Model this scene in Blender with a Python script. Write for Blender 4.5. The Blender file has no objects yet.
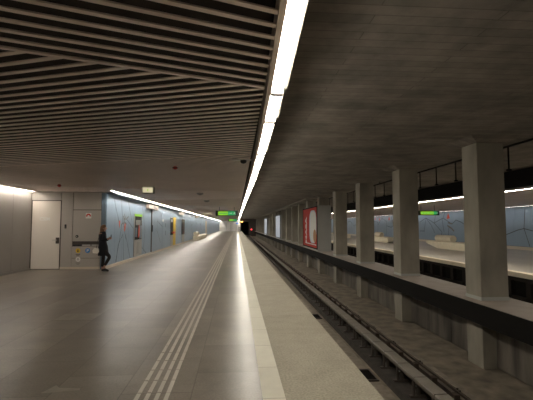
import bpy, bmesh, math, random
from mathutils import Vector
random.seed(7)
sc = bpy.context.scene
C = sc.collection

# ------------------------------------------------------------ camera, world, exposure
cam_d = bpy.data.cameras.new('camera'); cam = bpy.data.objects.new('camera', cam_d); C.objects.link(cam)
cam_d.sensor_width = 36.0; cam_d.lens = 36.0 * 400 / 533.0; cam_d.clip_end = 400; cam_d.clip_start = 0.05
cam.location = (0, 0, 1.6)
cam.rotation_euler = (math.pi / 2 + 0.06366, 0, -0.07396)
sc.camera = cam
sc.view_settings.view_transform = 'Standard'; sc.view_settings.look = 'None'
sc.view_settings.gamma = 1; sc.view_settings.use_curve_mapping = False
sc.view_settings.exposure = 0.52
w = bpy.data.worlds.new('world'); sc.world = w; w.use_nodes = True
w.node_tree.nodes['Background'].inputs[0].default_value = (0.9, 0.82, 0.72, 1)
w.node_tree.nodes['Background'].inputs[1].default_value = 0.03
L_MAIN = 24.0      # platform edge strip
L_WALL = 56.0      # strips along the walls
L_FAR = 48.0       # strips of the far platform
YE = 113.0         # end of the station
YB = -7.0          # rear limit behind the camera, closed by an added unseen wall
HS = 2.84          # slatted ceiling
HC = 3.5           # concrete ceiling

# ------------------------------------------------------------ materials
def nm(name):
    m = bpy.data.materials.new(name); m.use_nodes = True
    nt = m.node_tree; b = nt.nodes['Principled BSDF']
    return m, nt, b
def plain(name, col, rough=0.5, metal=0.0, spec=0.5, var=0.0, scale=8.0, stretch=(1, 1, 1), bump=0.0):
    m, nt, b = nm(name)
    b.inputs['Roughness'].default_value = rough; b.inputs['Metallic'].default_value = metal
    b.inputs['Specular IOR Level'].default_value = spec
    b.inputs['Base Color'].default_value = (*col, 1)
    if var or bump:
        g = nt.nodes.new('ShaderNodeNewGeometry'); mp = nt.nodes.new('ShaderNodeMapping')
        mp.inputs['Scale'].default_value = stretch
        n = nt.nodes.new('ShaderNodeTexNoise'); n.inputs['Scale'].default_value = scale; n.inputs['Detail'].default_value = 5
        nt.links.new(g.outputs['Position'], mp.inputs[0]); nt.links.new(mp.outputs[0], n.inputs['Vector'])
        if var:
            r = nt.nodes.new('ShaderNodeValToRGB')
            r.color_ramp.elements[0].position = .3; r.color_ramp.elements[1].position = .7
            r.color_ramp.elements[0].color = (*[c * (1 - var) for c in col], 1)
            r.color_ramp.elements[1].color = (*[min(1, c * (1 + var)) for c in col], 1)
            nt.links.new(n.outputs['Fac'], r.inputs[0]); nt.links.new(r.outputs[0], b.inputs['Base Color'])
        if bump:
            bp = nt.nodes.new('ShaderNodeBump'); bp.inputs['Strength'].default_value = bump; bp.inputs['Distance'].default_value = .02
            nt.links.new(n.outputs['Fac'], bp.inputs['Height']); nt.links.new(bp.outputs[0], b.inputs['Normal'])
    return m
def emit(name, col, s):
    m, nt, b = nm(name)
    b.inputs['Base Color'].default_value = (*[.12 * c_ for c_ in col], 1)
    b.inputs['Emission Color'].default_value = (*col, 1); b.inputs['Emission Strength'].default_value = s
    return m
def tiled(name, c1, c2, joint, bw, rh, off, mortar, rough, swap=True, shift=(0, 0), var=.25, nscale=1.3, rvar=.0, bump=.0, fine=0.0, spec=.5):
    """slabs or boards laid in rows that run along the station (y)"""
    m, nt, b = nm(name)
    g = nt.nodes.new('ShaderNodeNewGeometry'); s = nt.nodes.new('ShaderNodeSeparateXYZ'); c = nt.nodes.new('ShaderNodeCombineXYZ')
    nt.links.new(g.outputs['Position'], s.inputs[0])
    ax = nt.nodes.new('ShaderNodeMath'); ax.operation = 'ADD'; ax.inputs[1].default_value = shift[0]
    ay = nt.nodes.new('ShaderNodeMath'); ay.operation = 'ADD'; ay.inputs[1].default_value = shift[1]
    nt.links.new(s.outputs[1 if swap else 0], ax.inputs[0]); nt.links.new(s.outputs[0 if swap else 1], ay.inputs[0])
    nt.links.new(ax.outputs[0], c.inputs[0]); nt.links.new(ay.outputs[0], c.inputs[1])
    t = nt.nodes.new('ShaderNodeTexBrick'); t.offset = off
    t.inputs['Scale'].default_value = 1; t.inputs['Brick Width'].default_value = bw; t.inputs['Row Height'].default_value = rh
    t.inputs['Mortar Size'].default_value = mortar; t.inputs['Mortar Smooth'].default_value = .2
    t.inputs['Color1'].default_value = (*c1, 1); t.inputs['Color2'].default_value = (*c2, 1); t.inputs['Mortar'].default_value = (*joint, 1)
    nt.links.new(c.outputs[0], t.inputs['Vector'])
    n = nt.nodes.new('ShaderNodeTexNoise'); n.inputs['Scale'].default_value = nscale; n.inputs['Detail'].default_value = 7; n.inputs['Roughness'].default_value = .65
    nt.links.new(g.outputs['Position'], n.inputs['Vector'])
    r = nt.nodes.new('ShaderNodeValToRGB'); r.color_ramp.elements[0].position = .3; r.color_ramp.elements[1].position = .7
    r.color_ramp.elements[0].color = (1 - var,) * 3 + (1,); r.color_ramp.elements[1].color = (1 + var,) * 3 + (1,)
    nt.links.new(n.outputs['Fac'], r.inputs[0])
    mx = nt.nodes.new('ShaderNodeMix'); mx.data_type = 'RGBA'; mx.blend_type = 'MULTIPLY'; mx.inputs[0].default_value = 1
    nt.links.new(t.outputs['Color'], mx.inputs[6]); nt.links.new(r.outputs[0], mx.inputs[7])
    last = mx.outputs[2]
    if fine:
        n2 = nt.nodes.new('ShaderNodeTexNoise'); n2.inputs['Scale'].default_value = 45; n2.inputs['Detail'].default_value = 3
        nt.links.new(g.outputs['Position'], n2.inputs['Vector'])
        r2 = nt.nodes.new('ShaderNodeValToRGB'); r2.color_ramp.elements[0].position = .35; r2.color_ramp.elements[1].position = .65
        r2.color_ramp.elements[0].color = (1 - fine,) * 3 + (1,); r2.color_ramp.elements[1].color = (1 + fine,) * 3 + (1,)
        nt.links.new(n2.outputs['Fac'], r2.inputs[0])
        m2 = nt.nodes.new('ShaderNodeMix'); m2.data_type = 'RGBA'; m2.blend_type = 'MULTIPLY'; m2.inputs[0].default_value = 1
        nt.links.new(last, m2.inputs[6]); nt.links.new(r2.outputs[0], m2.inputs[7]); last = m2.outputs[2]
    nt.links.new(last, b.inputs['Base Color'])
    b.inputs['Roughness'].default_value = rough; b.inputs['Specular IOR Level'].default_value = spec
    if rvar:
        mr = nt.nodes.new('ShaderNodeMapRange'); mr.inputs[1].default_value = .3; mr.inputs[2].default_value = .7
        mr.inputs[3].default_value = rough - rvar; mr.inputs[4].default_value = rough + rvar
        nt.links.new(n.outputs['Fac'], mr.inputs[0]); nt.links.new(mr.outputs[0], b.inputs['Roughness'])
    if bump:
        bp = nt.nodes.new('ShaderNodeBump'); bp.inputs['Strength'].default_value = bump; bp.inputs['Distance'].default_value = .02
        nt.links.new(mx.outputs[2], bp.inputs['Height']); nt.links.new(bp.outputs[0], b.inputs['Normal'])
    return m

M = {}
M['floor'] = tiled('polished stone floor', (.150, .127, .103), (.215, .185, .152), (.12, .10, .08), 1.0, .67, .5, .006, .31, shift=(0, .42), var=.30, rvar=.03, fine=.12, spec=.32)
M['granite'] = tiled('speckled platform edge', (.33, .30, .235), (.36, .325, .26), (.25, .22, .17), 1.2, 3.0, .0, .003, .75, shift=(0, .5), var=.10, nscale=3, fine=.16, spec=.25)
M['white_slab'] = tiled('pale safety line slabs', (.60, .57, .475), (.66, .63, .53), (.35, .31, .25), .82, 3.0, .0, .006, .6, shift=(.3, .5), var=.06, nscale=4, spec=.25)
M['concrete_ceiling'] = tiled('board formed concrete', (.175, .153, .13), (.225, .198, .168), (.12, .103, .088), 2.7, .16, .43, .006, .8, swap=False, shift=(.3, .1), var=.38, nscale=1.6, bump=.9)
M['concrete'] = plain('column concrete', (.25, .226, .183), .8, var=.22, scale=2.2, stretch=(1, 1, .45), bump=.25)
M['bed'] = plain('dusty track bed', (.175, .145, .108), .95, var=.4, scale=3.0, bump=.5)
M['bed_light'] = plain('worn concrete plinth', (.19, .16, .125), .9, var=.3, scale=6, bump=.3)
M['bed_dark'] = plain('dark sleeper bed', (.035, .028, .022), .85, var=.4, scale=5, bump=.3)  # bed strip under the rails, darker than the bed around it
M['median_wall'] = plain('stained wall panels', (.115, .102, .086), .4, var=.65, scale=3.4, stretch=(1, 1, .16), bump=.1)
M['ledge'] = plain('ledge top', (.32, .27, .225), .7, var=.12, scale=3)
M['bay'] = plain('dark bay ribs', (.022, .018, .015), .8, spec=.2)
M['black_steel'] = plain('black steel', (.007, .006, .005), .8, spec=.12)
M['dark_brown'] = plain('dark brown steel', (.06, .047, .038), .55, var=.2, scale=4)
M['slat'] = plain('brown aluminium slats', (.88, .76, .68), .34, metal=.25, var=.06, scale=1.0)
M['plenum'] = plain('dark ceiling void', (.045, .036, .032), .9)
M['flange'] = plain('light strip flange', (.34, .31, .27), .45, metal=.4)
M['blue_panel'] = plain('pale blue wall panels', (.27, .37, .475), .33, spec=.5, var=.05, scale=.6, stretch=(1, 1, .2))
M['blue_dark'] = plain('slate blue panel', (.15, .21, .27), .4)
M['grey_panel'] = plain('warm grey panels', (.44, .405, .36), .38, var=.05, scale=.7)
M['grey_left'] = plain('grey side panels', (.38, .355, .325), .34, var=.05, scale=.7)
M['joint'] = plain('dark joint', (.04, .035, .03), .8)
M['door'] = plain('light door leaf', (.72, .66, .58), .42, var=.03, scale=.8)
M['skirting'] = plain('light skirting', (.66, .58, .46), .45)
M['patch'] = plain('paler repaired slab', (.25, .22, .18), .35, var=.15, scale=9)
M['guide'] = plain('guide bar stone', (.50, .45, .39), .45)
M['steel'] = plain('brushed steel', (.45, .43, .40), .35, metal=.8)
M['black'] = plain('black plastic', (.012, .012, .013), .4)
M['white'] = plain('white paint', (.78, .76, .72), .5)
M['red'] = plain('red paint', (.62, .045, .03), .5)
M['orange_red'] = plain('orange red enamel', (.75, .10, .045), .4)
M['yellow'] = plain('yellow paint', (.75, .52, .03), .45)
M['blue'] = plain('blue sign paint', (.06, .25, .62), .45)
M['far_floor'] = plain('far platform floor', (.36, .325, .27), .45, var=.12, scale=.8, stretch=(1, .2, 1))
M['bench'] = plain('cream cast stone', (.76, .68, .52), .6, var=.06, scale=3)
M['rail'] = plain('rail steel', (.13, .10, .08), .4, metal=.6, var=.3, scale=6)
M['rail_top'] = plain('worn rail head', (.45, .40, .35), .3, metal=.85)
M['cover'] = plain('conductor rail cover', (.165, .143, .115), .55, var=.15, scale=3)
M['line'] = plain('dark mural line', (.075, .085, .09), .6)
M['grey_line'] = plain('grey mural strokes', (.20, .19, .18), .6)
M['box_grey'] = plain('grey sheet metal', (.36, .36, .33), .5, var=.06, scale=1)
M['poster_red'] = plain('poster red', (.40, .030, .022), .7, spec=.15, var=.15, scale=2)
M['poster_white'] = plain('poster white', (.62, .62, .60), .7, spec=.15)
M['poster_blue'] = plain('poster pale blue', (.45, .53, .60), .7, spec=.15)
M['poster_tan'] = plain('poster tan', (.40, .22, .12), .7, spec=.15)
M['poster_lit'] = emit('backlit pale poster', (.78, .84, .95), .22)
M['glass'] = plain('dark glass', (.05, .055, .06), .08)
M['screen'] = plain('dark display', (.03, .032, .036), .2)
M['tube'] = emit('fluorescent diffuser', (1.0, .93, .80), L_MAIN)
M['tube_alcove'] = emit('alcove strip diffuser', (1.0, .91, .80), 42)
M['tube_wall'] = emit('wall strip diffuser', (1.0, .91, .80), L_WALL)
M['tube_far_wall'] = emit('far wall strip diffuser', (1.0, .90, .84), 9)
M['tube_far'] = emit('far strip diffuser', (1.0, .93, .82), L_FAR)
M['green_lit'] = emit('green lit sign', (.02, .50, .16), .5)
M['lime_lit'] = emit('lime lit sign', (.36, .75, .03), .55)
M['cream_lit'] = emit('cream lit panel', (.90, .80, .52), .5)
M['pink_lit'] = emit('pale lit sign', (1.0, .80, .66), .35)
M['red_lit'] = emit('red signal lamp', (1, .05, .05), 3.0)
M['amber_lit'] = emit('amber lamp', (1, .42, .08), 6.0)
M['blue_lit'] = emit('blue lit sign', (.05, .25, .9), .9)
M['coat'] = plain('dark navy coat cloth', (.010, .011, .016), .9)
M['trousers'] = plain('dark trousers cloth', (.018, .015, .014), .85)
M['skin'] = plain('skin', (.50, .27, .19), .5)
M['hair'] = plain('brown hair', (.17, .085, .035), .55, var=.35, scale=60, stretch=(1, 1, .1))
M['leather'] = plain('black leather', (.012, .011, .011), .35)
M['bag'] = plain('white bag leather', (.88, .84, .76), .5)

# ------------------------------------------------------------ mesh helpers
class MB:
    def __init__(s): s.v = []; s.f = []; s.m = []
    def add(s, vs, fs, mi=0):
        o = len(s.v); s.v += [tuple(p) for p in vs]; s.f += [tuple(i + o for i in f) for f in fs]; s.m += [mi] * len(fs); return s
    def box(s, x0, x1, y0, y1, z0, z1, mi=0):
        return s.add([(x0, y0, z0), (x1, y0, z0), (x1, y1, z0), (x0, y1, z0), (x0, y0, z1), (x1, y0, z1), (x1, y1, z1), (x0, y1, z1)],
                     [(0, 3, 2, 1), (4, 5, 6, 7), (0, 1, 5, 4), (1, 2, 6, 5), (2, 3, 7, 6), (3, 0, 4, 7)], mi)
    def prism(s, pts, axis, a, b, mi=0):
        """polygon in the two other axes, extruded along axis from a to b"""
        n = len(pts)
        def P(p, t):
            return {'x': (t, p[0], p[1]), 'y': (p[0], t, p[1]), 'z': (p[0], p[1], t)}[axis]
        vs = [P(p, a) for p in pts] + [P(p, b) for p in pts]
        fs = [tuple(range(n))[::-1], tuple(range(n, 2 * n))] + [(i, (i + 1) % n, n + (i + 1) % n, n + i) for i in range(n)]
        return s.add(vs, fs, mi)
    def tube(s, p, q, r, n=10, r2=None, mi=0):
        p = Vector(p); q = Vector(q); d = (q - p).normalized(); u = d.orthogonal().normalized(); w_ = d.cross(u)
        r2 = r if r2 is None else r2; vs = []
        for c, rr in ((p, r), (q, r2)):
            for k in range(n):
                t = 2 * math.pi * k / n; vs.append(c + u * rr * math.cos(t) + w_ * rr * math.sin(t))
        fs = [tuple(range(n))[::-1], tuple(range(n, 2 * n))] + [(i, (i + 1) % n, n + (i + 1) % n, n + i) for i in range(n)]
        return s.add(vs, fs, mi)
    def lathe(s, c, prof, n=20, mi=0):
        vs = []; fs = []
        for r, z in prof:
            for k in range(n):
                t = 2 * math.pi * k / n; vs.append((c[0] + r * math.cos(t), c[1] + r * math.sin(t), c[2] + z))
        for j in range(len(prof) - 1):
            for k in range(n):
                fs.append((j * n + k, j * n + (k + 1) % n, (j + 1) * n + (k + 1) % n, (j + 1) * n + k))
        fs.append(tuple(range(n))[::-1]); fs.append(tuple(range((len(prof) - 1) * n, len(prof) * n)))
        return s.add(vs, fs, mi)
    def build(s, name, mat, parent=None, smooth=False, bevel=0, kind=None):
        off = Vector((0, 0, 0)); p = parent
        while p is not None: off += Vector(p.location); p = p.parent
        me = bpy.data.meshes.new(name)
        me.from_pydata([tuple(Vector(v) - off) for v in s.v], [], s.f)
        for mm in (mat if isinstance(mat, (list, tuple)) else [mat]): me.materials.append(M[mm])
        if any(s.m): me.polygons.foreach_set('material_index', s.m)
        bm = bmesh.new(); bm.from_mesh(me); bmesh.ops.recalc_face_normals(bm, faces=bm.faces); bm.to_mesh(me); bm.free()
        if smooth: me.polygons.foreach_set('use_smooth', [True] * len(me.polygons))
        o = bpy.data.objects.new(name, me); C.objects.link(o); o.parent = parent
        if bevel:
            b = o.modifiers.new('bevel', 'BEVEL'); b.width = bevel; b.segments = 2; b.limit_method = 'ANGLE'
        if kind: o['kind'] = kind
        return o
def thing(name, label, cat, loc, group=None):
    o = bpy.data.objects.new(name, None); C.objects.link(o); o.location = loc; o.empty_display_size = .2
    o['label'] = label; o['category'] = cat
    if group: o['group'] = group
    return o
def tag(o, label, cat, group=None):
    o['label'] = label; o['category'] = cat
    if group: o['group'] = group
    return o
def struct(name, mb, mat, **k): return mb.build(name, mat, kind='structure', **k)
def dup(root, loc, label, group=None):
    r = root.copy(); C.objects.link(r); r.location = loc; r['label'] = label
    if group: r['group'] = group
    for ch in list(root.children):
        c = ch.copy(); C.objects.link(c); c.parent = r
        for g in list(ch.children):
            d = g.copy(); C.objects.link(d); d.parent = c
    return r
ORD = ['nearest', 'second', 'third', 'fourth', 'fifth', 'sixth', 'seventh', 'eighth', 'ninth', 'tenth', 'eleventh', 'twelfth']

# ------------------------------------------------------------ structure: floors
struct('floor', MB().box(-7.6, .247, YB, YE + .2, -.25, 0), 'floor')
struct('floor', MB().box(.247, .46, YB, YE + .2, -.25, .002), 'white_slab')
struct('floor', MB().box(.46, 1.362, YB, YE + .2, -.2, .001), 'granite')
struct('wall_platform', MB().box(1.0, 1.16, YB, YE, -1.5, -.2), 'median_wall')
struct('floor_track', MB().box(1.0, 5.56, YB, YE + 20, -1.62, -1.43), 'bed')
fl = MB(); fl.prism([(2.38, -1.43), (2.72, -1.43), (2.70, -1.33), (2.40, -1.33)], 'y', YB, YE)
fl.prism([(3.83, -1.43), (4.03, -1.43), (4.0, -1.26), (3.87, -1.26)], 'y', YB, YE)
struct('trim_1', fl, 'bed_light')
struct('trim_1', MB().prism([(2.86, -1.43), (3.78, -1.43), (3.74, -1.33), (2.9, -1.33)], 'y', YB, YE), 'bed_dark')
pm = MB(); pm.box(-3.09, -2.44, 7.10, 7.62, -.01, .0015); struct('trim_11', pm, 'patch')
struct('trim_11', MB().prism([(-1.86, 4.08), (-1.52, 4.12), (-1.53, 4.17), (-1.74, 4.20), (-1.80, 4.27)], 'z', -.01, .0015), 'patch')
# tactile guide bars set in the floor
tb = MB()
for X in (-.919, -.826, -.735, -.646):
    y = .35
    while y < 100:
        tb.box(X - .019, X + .019, y, y + .285, -.01, .006); y += .305
struct('trim_2', tb, 'guide')

# ------------------------------------------------------------ concrete ceiling, back and end walls
struct('ceiling', MB().box(.3, 9.75, YB, YE + .2, HC, HC + .25), 'concrete_ceiling')
cr = MB()
for x in (2.35, 4.05):                                # shallow board ribs along the track
    cr.box(x, x + .10, YB, YE, HC - .003, HC + .02)
for k in range(27):
    y = 8.55 + 4.18 * k
    cr.box(4.1, 9.6, y - .09, y + .09, HC - .006, HC + .02)
struct('ceiling', cr, 'concrete_ceiling')
# slatted metal ceiling: box slats in chevron fields, 150 mm apart
def clip(poly, nx, ny, d):
    out = []
    for i in range(len(poly)):
        a = poly[i]; b = poly[(i + 1) % len(poly)]
        da = a[0] * nx + a[1] * ny - d; db = b[0] * nx + b[1] * ny - d
        if da <= 0: out.append(a)
        if (da < 0 < db) or (db < 0 < da):
            t = da / (da - db); out.append((a[0] + t * (b[0] - a[0]), a[1] + t * (b[1] - a[1])))
    return out
T20 = math.tan(math.radians(19.5))
def field(mb, region, sgn, y0, y1, yb0):
    """slats of slope sgn across a list of convex regions"""
    dx, dy = math.cos(math.radians(19.5)), sgn * math.sin(math.radians(19.5)); nx, ny = -dy, dx
    step = .150; wd = .042
    ph = (nx * XR + ny * yb0) % step
    d0 = int((y0 - 6) / step); d1 = int((y1 + 6) / step)
    for k in range(d0, d1):
        c = k * step + ph
        for reg in region:
            q = clip(reg, nx, ny, c + wd / 2); q = clip(q, -nx, -ny, -(c - wd / 2)) if len(q) > 2 else q
            if len(q) > 2: mb.prism(q, 'z', HS, HS + .011)
XR = .245
borders = [(3.53, 1), (6.9, -1)]
while borders[-1][0] < YE: borders += [(borders[-1][0] + 8.0, 1), (borders[-1][0] + 11.37, -1)]
def lineY(b, x): return b[0] + b[1] * T20 * (x - XR)
sl = MB(); prev = None
for i, b in enumerate(borders + [(YE + 6, 1)]):
    for (xa, xb, ya, yb) in ((-7.45, -4.86, YB, 15.2), (-4.86, XR, YB, YE)):
        lo = (lambda x: -99) if prev is None else (lambda x: lineY(prev, x))
        poly = [(xa, max(-99, lo(xa))), (xb, lo(xb)), (xb, lineY(b, xb)), (xa, lineY(b, xa))]
        poly = clip(poly, 0, 1, yb); poly = clip(poly, 0, -1, -ya) if len(poly) > 2 else poly
        if len(poly) > 2:
            sg = b[1] if b[1] == 1 and i != 0 else (1 if i == 0 else -1)
            ys = [p[1] for p in poly]
            field(sl, [poly], sg, min(ys) - 3, max(ys) + 3, b[0])
            if b[0] < YE:
                e = [(xa, lineY(b, xa) - .021), (xb, lineY(b, xb) - .021), (xb, lineY(b, xb) + .021), (xa, lineY(b, xa) + .021)]
                e = clip(e, 0, 1, yb); e = clip(e, 0, -1, -ya) if len(e) > 2 else e
                if len(e) > 2: sl.prism(e, 'z', HS - .002, HS + .013)
    prev = b
struct('ceiling', sl, 'slat')
pl = MB().box(-7.6, .36, YB, 15.3, HS + .36, HS + .46); pl.box(-5.0, .36, 15.3, YE + .2, HS + .36, HS + .46)
struct('ceiling', pl, 'plenum')
sl = MB(); x = 9.9
y = YB
while y < 75: sl.box(9.95, 18.7, y, y + .045, HS, HS + .075); y += .16
struct('ceiling', sl, 'slat')
struct('ceiling', MB().box(9.6, 19.0, YB, YE + .2, HS + .36, HS + .46), 'plenum')
struct('trim_3', MB().box(9.46, 9.6, YB, YE, HS + .06, HC - .02), 'black_steel')

# walls: panels with open joints over a dark backing
def panels_x(X, y0, y1, z0, z1, step, side, skip=(), t=.03):
    mb = MB(); y = y0
    while y < y1 - .05:
        e = min(y + step, y1)
        mb.box(X - side * t, X, y + .006, e - .006, z0, z1); y = e
    return mb
struct('wall_left', MB().box(-4.98, -4.865, 15.31, YE + .2, 0, HS + .16), 'joint')
struct('wall_left', panels_x(-4.83, 15.30, YE, .11, HS - .06, 1.02, 1), 'blue_panel')
struct('wall_alcove', MB().box(-7.68, -7.535, YB, 15.5, 0, HS + .16), 'joint')
struct('wall_alcove', panels_x(-7.5, 15.25 - 1.22 * 19, 15.25, .08, HS - .03, 1.22, 1), 'grey_left')
struct('wall_right', MB().box(18.84, 19.0, YB, YE + .2, 0, HS + .2), 'joint')
struct('wall_right', panels_x(18.8, -6, YE, .22, HS - .0, 1.0, -1), 'blue_panel')
struct('baseboard_left', MB().box(-4.866, -4.79, 15.28, YE, 0, .10), 'skirting')
struct('baseboard_alcove', MB().box(-7.535, -7.48, YB, 15.25, 0, .07), 'grey_left')
struct('baseboard_right', MB().box(18.76, 18.85, YB, YE, 0, .2), 'skirting')
struct('wall_rear_added', MB().box(-7.7, 1.3, YB - .2, YB, 0, HC), 'grey_left')  # unseen closing wall, added behind the camera to contain the light
struct('wall_rear_added', MB().box(1.3, 19.0, YB - .2, YB, -1.6, HC), 'concrete')  # track side of the added wall that keeps the light in
# end of the station: pale wall, brown wall with the tunnel mouth, concrete beyond
ew = MB().box(-4.98, 1.02, YE, YE + .2, 0, HC); struct('wall_end', ew, 'white')
ej = MB()
for x in (-3.3, -2.9, -1.75, -1.4, -.2): ej.box(x, x + .05, YE - .02, YE, 0, 2.4)
struct('trim_4', ej, 'joint')
tw = MB().box(1.02, 1.15, YE, YE + .3, -1.5, HC); tw.box(1.15, 3.4, YE, YE + .3, 2.62, HC); tw.box(3.4, 5.4, YE, YE + .3, -1.5, HC)
struct('wall_end', tw, 'dark_brown')
tn = MB().box(1.0, 1.15, YE + .3, YE + 20, -1.5, 3); tn.box(3.4, 3.55, YE + .3, YE + 20, -1.5, 3); tn.box(1.0, 3.55, YE + .3, YE + 20, 2.7, 2.85); tn.box(1.0, 3.55, YE + 19.8, YE + 20, -1.5, 2.8)
struct('wall_tunnel', tn, 'plenum')
struct('wall_end', MB().box(5.4, 19.0, YE, YE + .2, -1.5, HC), 'concrete')

# median: wall below the ledge, opposite trackbed and platform
mw = MB(); y = 8.27 - 4.18 * 3 + .62
while y < YE:
    k = 0
    for k in range(3):
        a = y + k * 1.187; mw.box(5.5, 5.56, a + .008, a + 1.179, -1.40, -.05)
    y += 4.18
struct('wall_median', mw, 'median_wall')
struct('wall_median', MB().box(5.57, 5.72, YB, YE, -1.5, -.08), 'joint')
struct('floor_track', MB().box(5.56, 9.9, YB, YE, -1.62, -1.43), 'bed')
struct('floor', MB().box(9.85, 19.0, YB, YE + .2, -.16, 0), 'far_floor')
struct('floor', MB().box(9.56, 9.85, YB, YE + .2, -.16, .001), 'bench')
struct('trim_9', MB().box(4.85, 6.15, 28.0, YE, HC - .07, HC + .01), 'concrete')
struct('wall_platform', MB().box(9.8, 9.95, YB, YE, -1.5, -.16), 'black_steel')
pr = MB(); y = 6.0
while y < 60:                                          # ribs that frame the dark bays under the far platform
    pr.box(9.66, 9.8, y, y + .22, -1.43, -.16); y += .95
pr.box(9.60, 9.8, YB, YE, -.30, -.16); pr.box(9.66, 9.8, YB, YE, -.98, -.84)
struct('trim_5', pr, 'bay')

# ------------------------------------------------------------ back wall of the alcove (Y = 15.25)
YA = 15.25
struct('wall_back', MB().box(-7.6, -4.865, YA + .06, YA + .3, 0, HS + .16), 'joint')
wb = MB()
wb.box(-7.5, -6.46, YA, YA + .05, 2.53, HS - .03)              # above the door
wb.box(-6.44, -6.04, YA, YA + .05, .09, HS - .03)               # narrow panel
wb.box(-6.02, -5.03, YA, YA + .05, 2.19, HS - .03)              # upper panel
wb.box(-6.02, -5.03, YA, YA + .05, 1.02, 2.165)
struct('wall_back', wb, 'grey_panel')
struct('wall_corner', MB().box(-5.01, -4.865, YA, YA + .05, 0, HS - .03), 'blue_dark')
struct('trim_6', MB().box(-7.5, -4.83, YA - .10, YA + .05, HS - .03, HS + .01), 'flange')
struct('baseboard_back', MB().box(-6.44, -5.03, YA - .02, YA + .06, 0, .085), 'skirting')
d = MB().box(-7.47, -6.475, YA - .005, YA + .045, .02, 2.5).build('door_1', 'door', bevel=.004, kind='structure')
df = MB(); df.box(-7.51, -7.475, YA - .012, YA + .05, 0, 2.53); df.box(-6.47, -6.445, YA - .012, YA + .05, 0, 2.53); df.box(-7.51, -6.445, YA - .012, YA + .05, 2.505, 2.53)
df.build('door_frame', 'dark_brown', d)
lk = MB().box(-6.60, -6.49, YA - .05, YA - .005, .94, 1.16).build('door_lock', 'dark_brown', d, bevel=.008)
MB().tube((-6.56, YA - .05, 1.07), (-6.56, YA - .09, 1.07), .012).tube((-6.55, YA - .09, 1.07), (-6.70, YA - .09, 1.07), .011).build('door_handle', 'steel', d)
def text(body, size, loc, rot, mat, parent, name='lettering', bold=0.0):
    cu = bpy.data.curves.new(name, 'FONT'); cu.body = body; cu.size = size; cu.extrude = .0015; cu.offset = bold; cu.align_x = 'CENTER'; cu.align_y = 'CENTER'
    t = bpy.data.objects.new(name, cu); C.objects.link(t)
    bpy.context.view_layer.update()
    me = bpy.data.meshes.new_from_object(t.evaluated_get(bpy.context.evaluated_depsgraph_get()))
    bpy.data.objects.remove(t); me.materials.clear(); me.materials.append(M[mat])
    o = bpy.data.objects.new(name, me); C.objects.link(o); o.parent = parent
    off = Vector((0, 0, 0)); p = parent
    while p is not None: off += Vector(p.location); p = p.parent
    o.location = Vector(loc) - off; o.rotation_euler = rot
    return o
R90 = (math.pi / 2, 0, 0)
text('CSIM', .17, (-7.02, YA - .008, 1.835), R90, 'white', d, 'door_lettering', .004)

# intercom
t = thing('intercom', 'small black intercom mounted on the narrow grey panel beside the door', 'intercom', (-6.28, YA, 1.5))
MB().box(-6.31, -6.25, YA - .03, YA, 1.49, 1.64).build('housing', 'black', t, bevel=.006)
MB().lathe((-6.28, YA - .035, 1.53), [(.012, -.004), (.012, .004)], 10).build('button', 'steel', t)
# round black lock of the service hatch
t = thing('round_lock', 'round black lock knob on the grey service hatch above the bins', 'lock', (-5.86, YA, 1.2))
MB().tube((-5.86, YA, 1.2), (-5.86, YA - .03, 1.2), .05, 20).build('disc', 'black', t, bevel=.004)
MB().tube((-5.86, YA - .03, 1.2), (-5.86, YA - .05, 1.2), .018, 12).build('key_cylinder', 'steel', t)
# fire equipment sign
t = thing('hatch_sign', 'small white sign with a red round symbol on the grey hatch', 'sign', (-5.47, YA, 1.86))
MB().box(-5.57, -5.37, YA - .006, YA, 1.86, 2.06).build('plate', 'white', t)
m_ = MB()
for k in range(9):
    a0 = math.radians(-20 + k * 25); a1 = math.radians(-20 + (k + 1) * 25)
    m_.add([(-5.47 + r * math.cos(a), YA - .009, 1.955 + r * math.sin(a)) for a, r in ((a0, .035), (a0, .085), (a1, .085), (a1, .035))] +
           [(-5.47 + r * math.cos(a), YA - .006, 1.955 + r * math.sin(a)) for a, r in ((a0, .035), (a0, .085), (a1, .085), (a1, .035))],
           [(0, 1, 2, 3), (7, 6, 5, 4), (0, 4, 5, 1), (1, 5, 6, 2), (2, 6, 7, 3), (3, 7, 4, 0)])
m_.build('symbol', 'red', t)

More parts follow.
